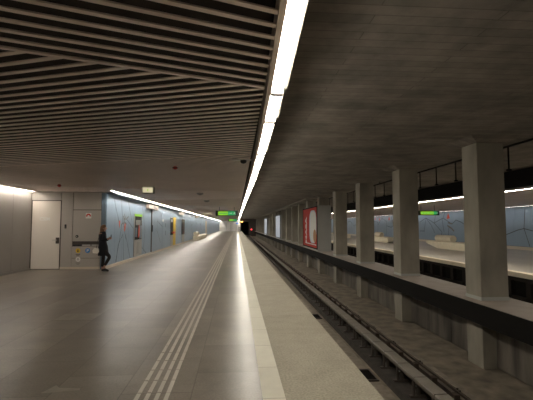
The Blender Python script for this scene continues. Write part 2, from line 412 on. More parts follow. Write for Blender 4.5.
# recycling bin unit built into the wall
t = thing('recycling_bin', 'grey built-in recycling bin unit with coloured round stickers beside the standing person', 'bin', (-5.52, YA, 0))
bn = MB().box(-6.02, -5.03, YA - .03, YA + .055, .09, .83); bn.build('front_panel', 'grey_panel', t, bevel=.004)
MB().box(-6.02, -5.03, YA + .03, YA + .058, .83, 1.01).build('slot_back', 'dark_brown', t)
for x0, x1 in ((-6.0, -5.71), (-5.67, -5.38), (-5.34, -5.05)):
    MB().box(x0, x1, YA + .0, YA + .03, .845, .90).build('flap', 'black' if x0 < -5.9 else 'steel', t)
MB().box(-6.02, -5.03, YA - .033, YA - .03, .40, .41).build('panel_groove', 'joint', t)
for x, z, mt, nme, gl in ((-5.80, .68, 'yellow', 'bottle', 'black'), (-5.455, .68, 'blue', 'letter', 'white'), (-5.13, .68, 'black', 'bar', 'white'), (-5.79, .365, 'white', 'triangle', 'grey_line')):
    s_ = MB().tube((x, YA - .030, z), (x, YA - .035, z), .088, 24).build('round_sticker', mt, t)
    g_ = MB()
    if nme == 'bottle': g_.box(x - .022, x + .022, YA - .038, YA - .035, z - .05, z + .01); g_.box(x - .01, x + .01, YA - .038, YA - .035, z + .01, z + .05)
    elif nme == 'letter': g_.box(x - .03, x - .012, YA - .038, YA - .035, z - .05, z + .05); g_.box(x - .012, x + .035, YA - .038, YA - .035, z + .034, z + .05); g_.box(x - .012, x + .035, YA - .038, YA - .035, z - .004, z + .012); g_.box(x + .02, x + .036, YA - .038, YA - .035, z + .01, z + .036)
    elif nme == 'bar': g_.box(x - .035, x + .035, YA - .038, YA - .035, z - .012, z + .03)
    else:
        for q in range(3):
            a = math.radians(90 + 120 * q); b2 = math.radians(90 + 120 * (q + 1))
            g_.tube((x + .045 * math.cos(a), YA - .037, z + .045 * math.sin(a)), (x + .045 * math.cos(b2), YA - .037, z + .045 * math.sin(b2)), .007, 6)
    g_.build('pictogram', gl, s_)
    if z > .5 and x < -5.6 or z < .5:
        MB().box(x - .08, x + .08, YA - .032, YA - .03, z - .145, z - .125).box(x - .05, x + .05, YA - .032, YA - .03, z - .185, z - .168).build('caption', 'dark_brown' if z > .5 else 'grey_line', t)

# ------------------------------------------------------------ light strips
KN = [(YB, .21, .31), (0, .238, .335), (2.1, .272, .366), (2.9, .297, .399), (3.58, .316, .426), (4.58, .332, .45), (6.73, .359, .481), (10.9, .375, .503), (14, .365, .495), (30, .352, .49), (YE, .345, .485)]
KN = [(k[0], k[1] * .972, k[2] * .965) for k in KN]
def strip_x(y):
    for a, b in zip(KN, KN[1:]):
        if y <= b[0]:
            t_ = (y - a[0]) / (b[0] - a[0]); return a[1] + t_ * (b[1] - a[1]), a[2] + t_ * (b[2] - a[2])
    return KN[-1][1:]
t = thing('linear_ceiling_light', 'long bright white light strip at the ceiling edge above the platform line', 'ceiling light', (.4, 0, HS))
seams = [YB, -4.9, -2.8, -.7, 1.47, 3.58, 4.585, 6.73, 8.85]
while seams[-1] < YE - 2.2: seams.append(seams[-1] + 2.12)
seams[-1] = YE - .05
ys = seams
h1 = MB(); h2 = MB(); hb = MB()
for a, b in zip(ys, ys[1:]):
    (l0, r0), (l1, r1) = strip_x(a), strip_x(b)
    def quadbox(mb, xa0, xa1, xb0, xb1, z0, z1):
        mb.add([(xa0, a, z0), (xa1, a, z0), (xb1, b, z0), (xb0, b, z0), (xa0, a, z1), (xa1, a, z1), (xb1, b, z1), (xb0, b, z1)],
               [(0, 3, 2, 1), (4, 5, 6, 7), (0, 1, 5, 4), (1, 2, 6, 5), (2, 3, 7, 6), (3, 0, 4, 7)])
    quadbox(h1, l0 - .04, l0, l1 - .04, l1, HS - .034, HS + .16)
    quadbox(h2, r0, r0 + .02, r1, r1 + .045, HS + .014, HC - .002)
    quadbox(hb, l0, r0, l1, r1, HS + .03, HS + .16)
h1.build('inner_flange', 'slat', t); h2.build('outer_flange', 'flange', t); hb.build('housing', 'flange', t)
for a, b in zip(seams, seams[1:]):
    (l0, r0) = strip_x(b); MB().box(l0, r0 + .002, b - (.032 if b < 5 else .055), b + (.032 if b < 5 else .055), HS - .05, HS + .03).build('divider', 'dark_brown', t)
    a += .033; b -= .033
    (l0, r0), (l1, r1) = strip_x(a), strip_x(b)
    MB().add([(l0 + .003, a, HS - .035), (r0 - .003, a, HS - .035), (r1 - .003, b, HS - .035), (l1 + .003, b, HS - .035), (l0 + .003, a, HS + .025), (r0 - .003, a, HS + .025), (r1 - .003, b, HS + .025), (l1 + .003, b, HS + .025)],
             [(0, 3, 2, 1), (4, 5, 6, 7), (0, 1, 5, 4), (1, 2, 6, 5), (2, 3, 7, 6), (3, 0, 4, 7)]).build('diffuser', 'tube', t)
def wall_strip(label, x0, x1, y0, y1, seg, mat):
    t = thing('linear_wall_light', label, 'ceiling light', ((x0 + x1) / 2, y0, HS))
    MB().box(x0 - .02, x0, y0, y1, HS - .012, HS + .14).box(x1, x1 + .02, y0, y1, HS - .012, HS + .14).box(x0, x1, y0, y1, HS + .02, HS + .14).build('housing', 'flange', t)
    y = y0
    while y < y1 - .1:
        e = min(y + seg, y1); MB().box(x0 + .004, x1 - .004, y + .01, e - .01, HS - .01, HS + .02).build('diffuser', mat, t); y = e
    return t
wall_strip('warm light strip under the ceiling along the blue mural wall', -4.47, -4.415, 14.6, YE - .1, 2.8, 'tube_wall')
struct('trim_7', MB().box(-4.86, -4.52, 15.3, YE, HS - .05, HS + .02), 'blue_dark')
wall_strip('warm light strip under the ceiling along the grey side wall', -7.41, -7.355, YB, 15.1, 2.8, 'tube_alcove')
wall_strip('light strip at the ceiling edge above the far platform edge', 9.74, 9.81, YB, YE - .1, 2.8, 'tube_far')
wall_strip('light strip along the top of the far blue wall', 18.3, 18.38, YB, YE - .1, 2.8, 'tube_far_wall')
struct('trim_8', MB().box(18.45, 18.84, YB, YE, HS - .02, HS + .05), 'black_steel')

# ------------------------------------------------------------ concrete columns on the ledge
def make_column(y, label):
    t = thing('concrete_column', label, 'column', (5.51, y, -1.43), 'concrete columns between the two tracks')
    x0, x1, y0, y1 = 5.2, 5.82, y, y + .58
    MB().box(x0, x1, y0, y1, -.0, HC - .09).build('shaft', 'concrete', t, bevel=.018)
    MB().box(x0 - .004, x1 + .004, y0 - .004, y1 + .004, .0, .075).build('base_band', 'box_grey', t)
    cx, cy = 5.51, y + .29; a, b = .30, .62
    vs = [(cx - a, cy - a, HC - .10), (cx + a, cy - a, HC - .10), (cx + a, cy + a, HC - .10), (cx - a, cy + a, HC - .10),
          (cx - b, cy - b, HC - .002), (cx + b, cy - b, HC - .002), (cx + b, cy + b, HC - .002), (cx - b, cy + b, HC - .002)]
    MB().add(vs, [(0, 3, 2, 1), (4, 5, 6, 7), (0, 1, 5, 4), (1, 2, 6, 5), (2, 3, 7, 6), (3, 0, 4, 7)]).build('capital', 'concrete_ceiling', t)
    MB().box(5.2, 5.82, y0, y1, -1.43, -.07).build('pier', 'concrete', t, bevel=.012)
    return t
Y1 = 8.27
def col_label(i):
    if i == 0: return 'square concrete column nearest to the camera between the tracks'
    if i < 4: return '%s square concrete column from the near end of the row' % ORD[i]
    if i < 12: return 'square concrete column beyond the red poster box, %s in the row' % ORD[i]
    return 'slim distant concrete column at the far end of the row'
c0 = make_column(Y1, col_label(0))
for i in range(1, 25):
    c = dup(c0, (5.51, Y1 + 4.18 * i, -1.43), col_label(i), 'concrete columns between the two tracks' if i < 12 else 'distant columns near the tunnel end')

# ledge with black steel channel
t = struct('trim_10', MB().box(4.97, 6.05, YB, YE - .01, -.07, 0), 'ledge')
MB().box(4.955, 5.03, YB, YE - .01, -.42, -.012).box(5.03, 5.19, YB, YE - .01, -.42, -.39).build('steel_channel', 'black_steel', t)
MB().box(6.0, 6.06, YB, YE - .01, -.36, -.012).build('rear_channel', 'black_steel', t)

# hanging rail behind the columns
t = thing('hanging_rail', 'thin black rail with short hangers under the concrete ceiling behind the columns', 'rail', (6.2, 8, 3.41))
MB().box(6.18, 6.22, 2.0, 60, 3.39, 3.43).build('rail', 'black_steel', t)
k = 0; y = 3.1
while y < 50:
    MB().box(6.188, 6.212, y - .015, y + .015, 2.88, 3.39).box(6.16, 6.24, y - .04, y + .04, 2.85, 2.885).build('hanger', 'black_steel', t)
    if k % 3 == 0: MB().box(6.19, 6.21, y + .5, y + .52, 3.43, HC).build('ceiling_tie', 'black_steel', t)
    k += 1; y += 1.11

# ------------------------------------------------------------ advertising boxes between the columns
def ad_box(y0, y1, label):
    t = thing('advertising_box', label, 'advertising box', (5.45, y0, 0))
    MB().box(5.0, 5.86, y0, y1, .0, 2.86).build('housing', 'box_grey', t, bevel=.01)
    fr = MB().box(4.965, 5.0, y0 + .0, y0 + .12, .10, 2.84).box(4.965, 5.0, y1 - .12, y1, .10, 2.84).box(4.965, 5.0, y0, y1, 2.76, 2.84).box(4.965, 5.0, y0, y1, .10, .18)
    fr.build('frame', 'black_steel', t)
    return t
t = ad_box(24.6, 29.9, 'grey box with a large red poster standing on the ledge')
ps = MB().box(4.975, 4.999, 24.72, 29.78, .18, 2.76).build('poster', 'poster_red', t)
def flat_oval(cy, cz, ry, rz, x, mt, nme, n=28, p=2.0):
    pts = []
    for k in range(n):
        a = 2 * math.pi * k / n; cc, ss = math.cos(a), math.sin(a)
        pts.append((cy + ry * math.copysign(abs(cc) ** (2 / p), cc), cz + rz * math.copysign(abs(ss) ** (2 / p), ss)))
    MB().prism(pts, 'x', x, x + .003).build(nme, mt, ps)
flat_oval(26.05, 1.52, 1.22, 1.08, 4.971, 'poster_blue', 'poster_figure', p=3.2)
flat_oval(25.95, 1.52, 1.0, 1.0, 4.968, 'poster_white', 'poster_figure', p=3)
flat_oval(25.35, .93, .5, .42, 4.965, 'poster_tan', 'poster_figure')
tx = text('MASA', .72, (4.970, 28.5, 1.25), (math.pi / 2, 0, -math.pi / 2), 'poster_white', ps, 'poster_lettering', .03)
tx.rotation_euler = (math.pi / 2, -math.pi / 2, -math.pi / 2)
MB().box(4.970, 4.974, 24.9, 28.8, .34, .40).build('poster_caption', 'poster_white', ps)
for a, b, lab in ((45.9, 51.2, 'grey box with a pale backlit poster further down the ledge'), (66.0, 72.2, 'farthest grey advertising box with a pale lit poster')):
    t = ad_box(a, b, lab)
    MB().box(4.975, 4.999, a + .12, b - .12, .18, 2.76).build('poster', 'poster_lit', t)

# ------------------------------------------------------------ track: running rails and covered conductor rail
def rail_mb(x, z0, y0, y1):
    return MB().prism([(x - .07, z0), (x + .07, z0), (x + .07, z0 + .015), (x + .012, z0 + .04), (x + .012, z0 + .125), (x + .035, z0 + .14), (x + .035, z0 + .17), (x - .035, z0 + .17), (x - .035, z0 + .14), (x - .012, z0 + .125), (x - .012, z0 + .04), (x - .07, z0 + .015)], 'y', y0, y1)
def clip_mb(x, y, z):
    return MB().box(x - .13, x - .03, y - .06, y + .06, z, z + .05).box(x + .03, x + .13, y - .06, y + .06, z, z + .05).tube((x - .09, y, z + .05), (x - .09, y, z + .09), .02, 8).tube((x + .09, y, z + .05), (x + .09, y, z + .09), .02, 8)
def running_rail(x, label, nfix):
    t = thing('running_rail', label, 'rail', (x, 0, -1.33))
    rail_mb(x, -1.31, YB, YE + 15).build('rail_profile', 'rail', t)
    MB().box(x - .028, x + .028, YB, YE + 15, -1.1405, -1.137).build('rail_head', 'rail_top', t)
    base = clip_mb(x, 4.0, -1.33).build('fastener', 'dark_brown', t)
    for k in range(1, nfix):
        c = base.copy(); C.objects.link(c); c.location = (0, .78 * k, 0)
    return t
running_rail(3.57, 'far running rail beyond the covered conductor rail', 90)
running_rail(2.125, 'near running rail below the platform edge', 20)
t = thing('guard_rail', 'thin steel guard angle beside the far running rail', 'rail', (3.74, 0, -1.33))
MB().prism([(3.715, -1.33), (3.80, -1.33), (3.80, -1.31), (3.745, -1.31), (3.745, -1.19), (3.725, -1.19), (3.725, -1.31), (3.715, -1.31)], 'y', YB, YE).build('angle', 'rail', t)
c = MB().box(3.745, 3.83, 3.96, 4.04, -1.31, -1.21).tube((3.79, 4.0, -1.21), (3.79, 4.0, -1.18), .018, 8).build('bracket', 'dark_brown', t)
for k in range(1, 70):
    q = c.copy(); C.objects.link(q); q.location = (0, 1.4 * k, 0)
t = thing('conductor_rail', 'covered conductor rail with pale cover boards on short brackets', 'conductor rail', (3.1, 0, -1.33))
MB().box(3.08, 3.16, YB, YE, -1.12, -1.03).build('conductor', 'rail', t)
MB().box(3.30, 3.33, YB, YE, -1.24, -1.20).build('side_cable', 'black_steel', t)
bs = MB().prism([(3.035, -1.06), (3.035, -1.005), (3.05, -.99), (3.255, -.99), (3.27, -1.005), (3.27, -1.03), (3.255, -1.015), (3.06, -1.015), (3.05, -1.06)], 'y', 2.63, 3.305).build('cover_board', 'cover', t)
br = MB().box(2.96, 3.24, 2.60, 2.68, -1.33, -1.30).box(3.02, 3.05, 2.61, 2.67, -1.30, -1.06).box(3.10, 3.14, 2.61, 2.67, -1.30, -1.13).prism([(3.04, -1.17), (3.11, -1.12), (3.11, -1.15), (3.04, -1.21)], 'y', 2.61, 2.67).build('bracket', 'dark_brown', t)
ins = MB().lathe((3.39, 2.64, -1.33), [(.035, 0), (.05, .03), (.03, .05), (.045, .08), (.03, .11), (.04, .15), (.02, .19)], 12).box(3.34, 3.43, 2.58, 2.70, -1.13, -1.0).build('insulator', 'rail', t)
for k in range(1, 98):
    for o_ in (bs, br, ins):
        q = o_.copy(); C.objects.link(q); q.location = (0, .7 * k, 0)
def grate(x0, x1, y0, y1, z, label):
    t = thing('drain_grate', label, 'grate', ((x0 + x1) / 2, (y0 + y1) / 2, z), 'drain grates in the track bed')
    MB().box(x0, x1, y0, y0 + .04, z, z + .03).box(x0, x1, y1 - .04, y1, z, z + .03).box(x0, x0 + .03, y0, y1, z, z + .03).box(x1 - .03, x1, y0, y1, z, z + .03).build('frame', 'dark_brown', t)
    mb = MB(); y = y0 + .06
    while y < y1 - .05: mb.box(x0 + .03, x1 - .03, y, y + .02, z + .002, z + .026); y += .045
    mb.build('bars', 'black_steel', t)
grate(2.42, 2.69, 7.55, 8.15, -1.33, 'dark rectangular grate in the track bed nearest to the camera')
grate(2.42, 2.69, 12.6, 13.2, -1.33, 'dark rectangular grate further along the track bed')

# ------------------------------------------------------------ mural on the blue wall
def stroke(mb, pts, X, side, wd, t=.002):
    for (y0, z0), (y1, z1) in zip(pts, pts[1:]):
        d_ = Vector((y1 - y0, z1 - z0)); L = d_.length; n_ = Vector((-d_.y, d_.x)) / L * wd / 2
        mb.prism([(y0 + n_.x, z0 + n_.y), (y1 + n_.x, z1 + n_.y), (y1 - n_.x, z1 - n_.y), (y0 - n_.x, z0 - n_.y)], 'x', X, X + side * t)
LN = [[(16.12, 2.68), (16.87, 1.74)], [(17.08, 2.70), (17.36, 1.92), (17.98, .97)], [(18.16, 2.73), (18.92, 1.76)], [(18.1, 1.85), (19.2, 1.45)],
      [(17.49, 1.24), (16.80, .80), (16.6, .13)], [(17.9, 1.2), (18.7, .13)], [(17.3, 1.7), (16.9, .8), (16.5, .13)], [(17.5, 1.2), (17.65, .13)], [(19.9, .9), (21.9, .13)], [(20.9, 2.6), (21.6, 1.3), (21.2, .2)]]
random.seed(4)
for k in range(14):
    y = 25 + k * 5.6 + random.uniform(-1, 1); p = [(y, random.uniform(2.3, 2.7))]
    for j in range(3):
        y += random.uniform(-.2, 1.3); p.append((y, p[-1][1] - random.uniform(.4, .85)))
    LN.append(p); LN.append([p[1], (p[1][0] + random.uniform(1, 2.4), p[1][1] + random.uniform(-.7, .5))])
gl = MB()
for p in ([(17.45, 2.0), (17.75, 1.85), (17.9, 2.02)], [(17.7, 1.75), (17.55, 1.9), (17.7, 2.1)], [(17.2, 1.62), (17.45, 1.72)], [(17.9, 1.86), (18.3, 2.0)], [(17.5, 1.66), (17.7, 1.74), (18.0, 1.66)]): stroke(gl, p, -4.83, 1, .05, .003)
mo = bpy.data.objects['wall_left.001']
for p in LN:
    ml = MB(); stroke(ml, p, -4.83, 1, .024); ml.build('painted_line', 'line', mo)
gl.build('grey_strokes', 'grey_line', mo)
MB().prism([(16.86, 1.80), (17.04, 1.80), (17.02, 1.62), (16.96, 1.48), (16.90, 1.62)], 'x', -4.83, -4.826).build('red_mark', 'orange_red', mo)
MB().prism([(17.72, 1.70), (17.88, 1.66), (17.86, 1.45), (17.72, 1.33), (17.62, 1.40), (17.64, 1.58)], 'x', -4.83, -4.826).build('red_mark', 'orange_red', mo)
# far wall mural
FL = [[(40, 1.04), (39, 1.05)], [(39.95, 1.96), (38.61, 2.35), (37.0, 1.84), (35.3, 2.28), (33.8, 1.73)], [(38.61, 2.35), (39.1, .95)], [(37.0, 1.84), (35.56, 1.0), (35.76, .63)], [(38.6, 2.34), (37.6, 1.65), (36.9, .89)],
      [(35.5, 2.28), (35.2, 1.01)], [(34.3, 1.56), (34.5, .66)], [(33.8, 1.73), (33.15, 2.07), (32.4, 1.89), (30.5, 1.2)], [(26.8, .95), (25.57, 1.3), (25.0, 1.4), (24.2, 1.25), (22, 1.0)], [(25.0, 1.4), (24.84, 2.68)], [(25.0, 1.4), (24.53, .25)], [(37.0, 1.84), (36.6, 2.7)], [(35.3, 2.28), (35.0, 2.75)]]
for k in range(9):
    y = 43 + k * 3.1; z = random.uniform(1.4, 2.2)
    FL += [[(y, z), (y + 1.6, z + random.uniform(-.5, .5)), (y + 3.1, random.uniform(1.4, 2.2))], [(y, z), (y + random.uniform(-.6, .6), .3)], [(y + 1.6, z), (y + 1.4, 2.7)]]
fm = bpy.data.objects['wall_right.001']
for p in FL:
    ml = MB(); stroke(ml, p, 18.8, -1, .05); ml.build('painted_line', 'line', fm)
g2 = MB(); stroke(g2, [(34.6, 1.6), (33.9, 1.35), (33.5, 1.1)], 18.8, -1, .14, .003); stroke(g2, [(34.5, 1.85), (33.8, 1.75)], 18.8, -1, .12, .003); stroke(g2, [(47.3, 2.3), (47.0, 1.6)], 18.8, -1, .2, .003); g2.build('grey_strokes', 'grey_line', fm)
for y, z, s_ in ((34.4, 2.44, 1.0), (48.3, 2.5, .95), (51.7, 2.45, .8), (53.3, 2.55, .7), (45.5, 2.5, .9)):
    MB().prism([(y - .28 * s_, z - .2 * s_), (y - .1 * s_, z + .1 * s_), (y, z + .3 * s_), (y + .2 * s_, z - .05 * s_), (y + .25 * s_, z - .28 * s_)], 'x', 18.796, 18.8).build('red_mark', 'orange_red', fm)

# ------------------------------------------------------------ fittings on the blue wall
XW = -4.83
t = thing('equipment_cabinet', 'narrow glazed cabinet with a green top strip in the blue wall', 'cabinet', (XW, 20.0, .1))
MB().box(XW + .006, XW + .03, 19.24, 20.78, .14, 2.15).build('cabinet_body', 'steel', t)
MB().box(XW + .028, XW + .036, 19.36, 20.66, .92, 2.08).build('glass_door', 'glass', t)
MB().box(XW + .03, XW + .042, 19.3, 20.72, 2.04, 2.15).build('green_strip', 'lime_lit', t)
MB().box(XW + .036, XW + .041, 19.5, 20.4, 1.62, 1.86).build('notice', 'box_grey', t)
MB().box(XW + .036, XW + .041, 20.2, 20.62, .95, 1.6).box(XW + .036, XW + .041, 19.4, 19.75, 1.05, 1.5).build('blue_panel', 'blue_dark', t)
MB().prism([(19.95, 1.0), (20.2, 1.1), (20.25, 1.45), (20.1, 1.65), (19.98, 1.4)], 'x', XW + .041, XW + .05).build('red_bottle', 'orange_red', t)
MB().box(XW + .03, XW + .04, 19.8, 20.25, .25, .8).build('lower_panel', 'box_grey', t)
t = thing('equipment_cabinet', 'narrow glazed cabinet with a yellow side panel and red handle in the blue wall', 'cabinet', (XW, 30.8, .1))
MB().box(XW + .006, XW + .03, 29.6, 30.8, .9, 2.2).build('glass_door', 'glass', t)
MB().box(XW + .006, XW + .03, 29.7, 30.8, .12, .9).build('lower_panel', 'steel', t)
MB().box(XW + .006, XW + .05, 30.8, 31.9, .12, 2.22).build('yellow_panel', 'yellow', t)
MB().box(XW + .05, XW + .12, 30.6, 31.3, 1.0, 1.14).build('red_handle', 'orange_red', t)
MB().box(XW + .03, XW + .035, 29.8, 30.6, 1.85, 2.05).build('notice', 'box_grey', t)
t = thing('information_display', 'tall dark display panel on the blue wall before the bench', 'display', (XW, 36.3, .1))
MB().box(XW + .006, XW + .05, 35.6, 37.3, .82, 2.15).build('screen', 'screen', t)
MB().box(XW + .006, XW + .04, 35.7, 37.2, .12, .8).build('stand_panel', 'box_grey', t)
# service doors in the mural wall
t = struct('door_2', MB().box(XW, XW + .018, 23.26, 24.6, .11, 2.5), 'blue_panel')
MB().box(XW, XW + .03, 23.05, 23.22, .11, 2.5).build('dark_joint', 'dark_brown', t)
MB().tube((XW + .06, 23.12, 1.25), (XW + .06, 23.12, 1.62), .03, 8).box(XW, XW + .06, 23.1, 23.14, 1.28, 1.32).box(XW, XW + .06, 23.1, 23.14, 1.55, 1.59).build('handle', 'black', t)
def wall_sign(y, L, label):
    t = thing('lit_wall_sign', label, 'sign', (XW, y, 2.5))
    MB().box(XW - .0, XW + .16, y, y + L, 2.50, 2.75).build('housing', 'flange', t, bevel=.01)
    MB().box(XW + .16, XW + .165, y + .05, y + L - .05, 2.53, 2.73).box(XW + .02, XW + .14, y - .005, y, 2.53, 2.73).build('lit_face', 'pink_lit', t)
    MB().box(XW + .165, XW + .17, y + L * .45, y + L * .8, 2.57, 2.69).build('pictogram', 'grey_line', t)
wall_sign(21.7, 2.6, 'pale lit sign box above the blue service door')
wall_sign(33.9, 2.0, 'small pale lit sign box beyond the yellow cabinet')
wall_sign(46.8, 2.2, 'farthest small pale sign box, above the bench')
t = struct('door_3', MB().box(XW, XW + .016, 26.5, 28.6, .11, 2.5), 'blue_panel')
MB().box(XW + .016, XW + .03, 27.5, 27.62, 1.5, 1.75).box(XW + .016, XW + .03, 27.5, 27.6, .95, 1.25).build('lock', 'blue_dark', t)
MB().box(XW + .016, XW + .02, 26.45, 26.8, 1.85, 2.0).build('notice', 'white', t)
t = thing('notice_case', 'small tan notice panel on the blue wall beyond the bench', 'notice', (XW, 63, .2))
MB().box(XW + .006, XW + .07, 62, 64.5, .4, 2.3).build('panel', 'skirting', t)

# ------------------------------------------------------------ benches
def make_bench(loc, L, label, group, flip=1, block=(.06, .36), wd=.66):
    """long cast seat, undercut and flared at the ends, with a rounded back block"""
    x, y = loc
    t = thing('platform_bench', label, 'bench', (x, y, 0), group)
    prof = lambda s0: [(x - wd / 2 * s0, .46), (x + wd / 2 * s0, .46)]
    secs = [(y, .18, .46, 1), (y + .02, .10, .48, 1), (y + .5, .0, .48, 1), (y + L - .5, .0, .48, 1), (y + L - .02, .12, .48, 1), (y + L, .20, .46, 1)]
    if L > 5: secs = [(y, .0, .47, 1), (y + .05, .0, .48, 1), (y + L - 1.6, .0, .48, 1), (y + L, .3, .48, 1)]
    vs = []; fs = []
    for (yy, z0, z1, s_) in secs:
        h = wd / 2
        ring = [(x - h * .78, z0), (x + h * .78, z0), (x + h * .86, z0 + (z1 - z0) * .4), (x + h, z1 - .05), (x + h - .03, z1), (x - h + .03, z1), (x - h, z1 - .05), (x - h * .86, z0 + (z1 - z0) * .4)]
        vs += [(a, yy, b) for a, b in ring]
    n = 8
    for j in range(len(secs) - 1):
        for k in range(n): fs.append((j * n + k, j * n + (k + 1) % n, (j + 1) * n + (k + 1) % n, (j + 1) * n + k))
    fs += [tuple(range(n))[::-1], tuple(range((len(secs) - 1) * n, len(secs) * n))]
    MB().add(vs, fs).build('seat', 'bench', t, bevel=.012)
    r = .235; pts = []
    for k in range(20):
        a = 2 * math.pi * k / 20; pts.append((x + flip * -.08 + r * 1.0 * math.cos(a), .70 + r * math.sin(a)))
    MB().prism(pts, 'y', y + block[0] * L, y + block[1] * L).build('back_block', 'bench', t, smooth=False, bevel=.03)
    return t
make_bench((-4.33, 43.0), 12.5, 'cream stone bench with a rounded back block below the blue wall', None, 1, (.02, .20), .66)
make_bench((14.35, 22.4), 6.6, 'nearest cream stone bench on the far platform, behind the columns', 'benches on the far platform', -1, (.52, .84), .62)
make_bench((14.2, 36.2), 5.0, 'second cream stone bench on the far platform, smaller and farther', 'benches on the far platform', -1, (.5, .8), .62)
make_bench((14.0, 49.5), 6.0, 'third cream stone bench on the far platform, farthest in view', 'benches on the far platform', -1, (.5, .8), .62)

# ------------------------------------------------------------ hanging signs and ceiling fittings
def exit_sign(x0, x1, y, z0, z1, label, split=.56, second='green_lit'):
    t = thing('hanging_sign', label, 'sign', ((x0 + x1) / 2, y, HS))
    MB().box(x0, x1, y, y + .28, z0, z1).build('sign_housing', 'black', t, bevel=.01)
    a = x0 + .17; b = x1 - .17; m_ = a + (b - a) * split
    s1 = MB().box(a, m_, y - .006, y, z0 + .05, z1 - .05).build('sign_face', 'lime_lit', t)
    s2 = MB().box(m_, b, y - .006, y, z0 + .05, z1 - .05).build('sign_face', second, t)
    zc = (z0 + z1) / 2; h = (z1 - z0) * .2
    # arrow and running figure pictograms, row of letters
    MB().box(m_ + .06, m_ + .2, y - .012, y - .006, zc - .015, zc + .015).prism([(m_ + .2, zc - h * .8), (m_ + .3, zc), (m_ + .2, zc + h * .8)], 'y', y - .012, y - .006).build('arrow', 'poster_white', s2)
    MB().box(m_ + .42, m_ + .47, y - .012, y - .006, zc - h * .3, zc + h * .6).box(m_ + .38, m_ + .52, y - .012, y - .006, zc + h * .1, zc + h * .3).tube((m_ + .45, y - .009, zc + h * .9), (m_ + .45, y - .012, zc + h * .9), .025).prism([(m_ + .42, zc - h * .2), (m_ + .46, zc - h * .2), (m_ + .40, zc - h), (m_ + .36, zc - h)], 'y', y - .012, y - .006).prism([(m_ + .43, zc - h * .2), (m_ + .47, zc - h * .2), (m_ + .54, zc - h), (m_ + .5, zc - h)], 'y', y - .012, y - .006).build('pictogram', 'poster_white', s2)
    g_ = MB(); n = 8
    for k in range(n):
        xx = a + .05 + k * (m_ - a - .08) / n
        g_.box(xx, xx + .05, y - .010, y - .006, zc - .035 - .01 * (k % 2), zc + .03)
    g_.build('writing', 'green_lit', s1)
    for xx in (x0 + .25, x1 - .25):
        MB().tube((xx, y + .14, z1), (xx, y + .14, HS + .1), .014, 8).build('suspension_rod', 'black', t)
    return t
exit_sign(-1.42, .07, 26.9, 2.24, 2.59, 'green lit hanging sign over the platform, nearest of its row')
exit_sign(-1.30, .16, 60.0, 2.22, 2.58, 'small distant green lit hanging sign near the platform end')
exit_sign(11.0, 12.35, 23.6, 2.22, 2.50, 'green lit hanging sign over the far platform, seen between columns', .8)
t = thing('emergency_light', 'cream lit emergency lamp box hanging under the slatted ceiling near the corner', 'lamp', (-2.84, 13.0, HS))
MB().box(-3.02, -2.65, 12.95, 13.1, 2.62, HS).build('lamp_housing', 'flange', t, bevel=.008)
MB().box(-2.99, -2.68, 12.945, 12.95, 2.65, 2.81).build('lamp_face', 'cream_lit', t)
MB().box(-2.85, -2.82, 12.94, 12.945, 2.70, 2.76).build('pictogram', 'lime_lit', t)
t = thing('ceiling_camera', 'dark dome camera on a white bracket plate beside the light strip', 'camera', (.10, 7.45, HS))
MB().prism([(-.10, 7.45), (.02, 7.38), (.14, 7.36), (.28, 7.47), (.14, 7.55), (.0, 7.53)], 'z', HS - .02, HS).build('bracket_plate', 'white', t)
MB().lathe((.12, 7.45, HS - .08), [(.01, -.005), (.045, .005), (.06, .03), (.06, .06)], 16).build('dome', 'black', t, smooth=True)
t = thing('smoke_detector', 'small red detector under the slatted ceiling', 'detector', (-1.30, 8.48, HS))
MB().lathe((-1.30, 8.48, HS - .06), [(.02, 0), (.045, .015), (.05, .04), (.035, .06)], 14).build('detector_body', 'red', t, smooth=True)
MB().lathe((-1.30, 8.48, HS - .035), [(.06, 0), (.06, .012)], 14).build('base_ring', 'dark_brown', t)
t = thing('smoke_detector', 'small dark red detector under the ceiling in front of the grey door', 'detector', (-5.35, 12.45, HS))
MB().lathe((-5.35, 12.45, HS - .08), [(.02, 0), (.045, .02), (.05, .05), (.035, .08)], 14).build('detector_body', 'red', t, smooth=True)
MB().lathe((-5.35, 12.45, HS - .035), [(.06, 0), (.06, .012)], 14).build('base_ring', 'dark_brown', t)
def speaker(x, y, r, label, mt='white'):  # round fitting: speakers, and the lit downlights farther off
    t = thing('ceiling_fitting', label, 'speaker', (x, y, HS))
    MB().lathe((x, y, HS - .07), [(r * .55, 0), (r * .9, .02), (r, .05), (r, .07)], 18).build('fitting_body', mt, t, smooth=True)
    MB().lathe((x, y, HS - .078), [(r * .4, 0), (r * .5, .008)], 14).build('grille', 'dark_brown', t)
speaker(-1.41, 15.4, .13, 'round grey ceiling speaker, nearest of the three over the platform', 'grey_left')
speaker(-1.5, 20.0, .14, 'round grey ceiling speaker beyond the nearest one', 'grey_left')
speaker(-3.1, 41.7, .45, 'bright round ceiling downlight above the bench', 'cream_lit')  # lit downlight with a glowing body, not a speaker
speaker(-3.0, 62.0, .35, 'distant small round ceiling downlight near the green signs', 'cream_lit')  # another lit downlight in the speaker shape

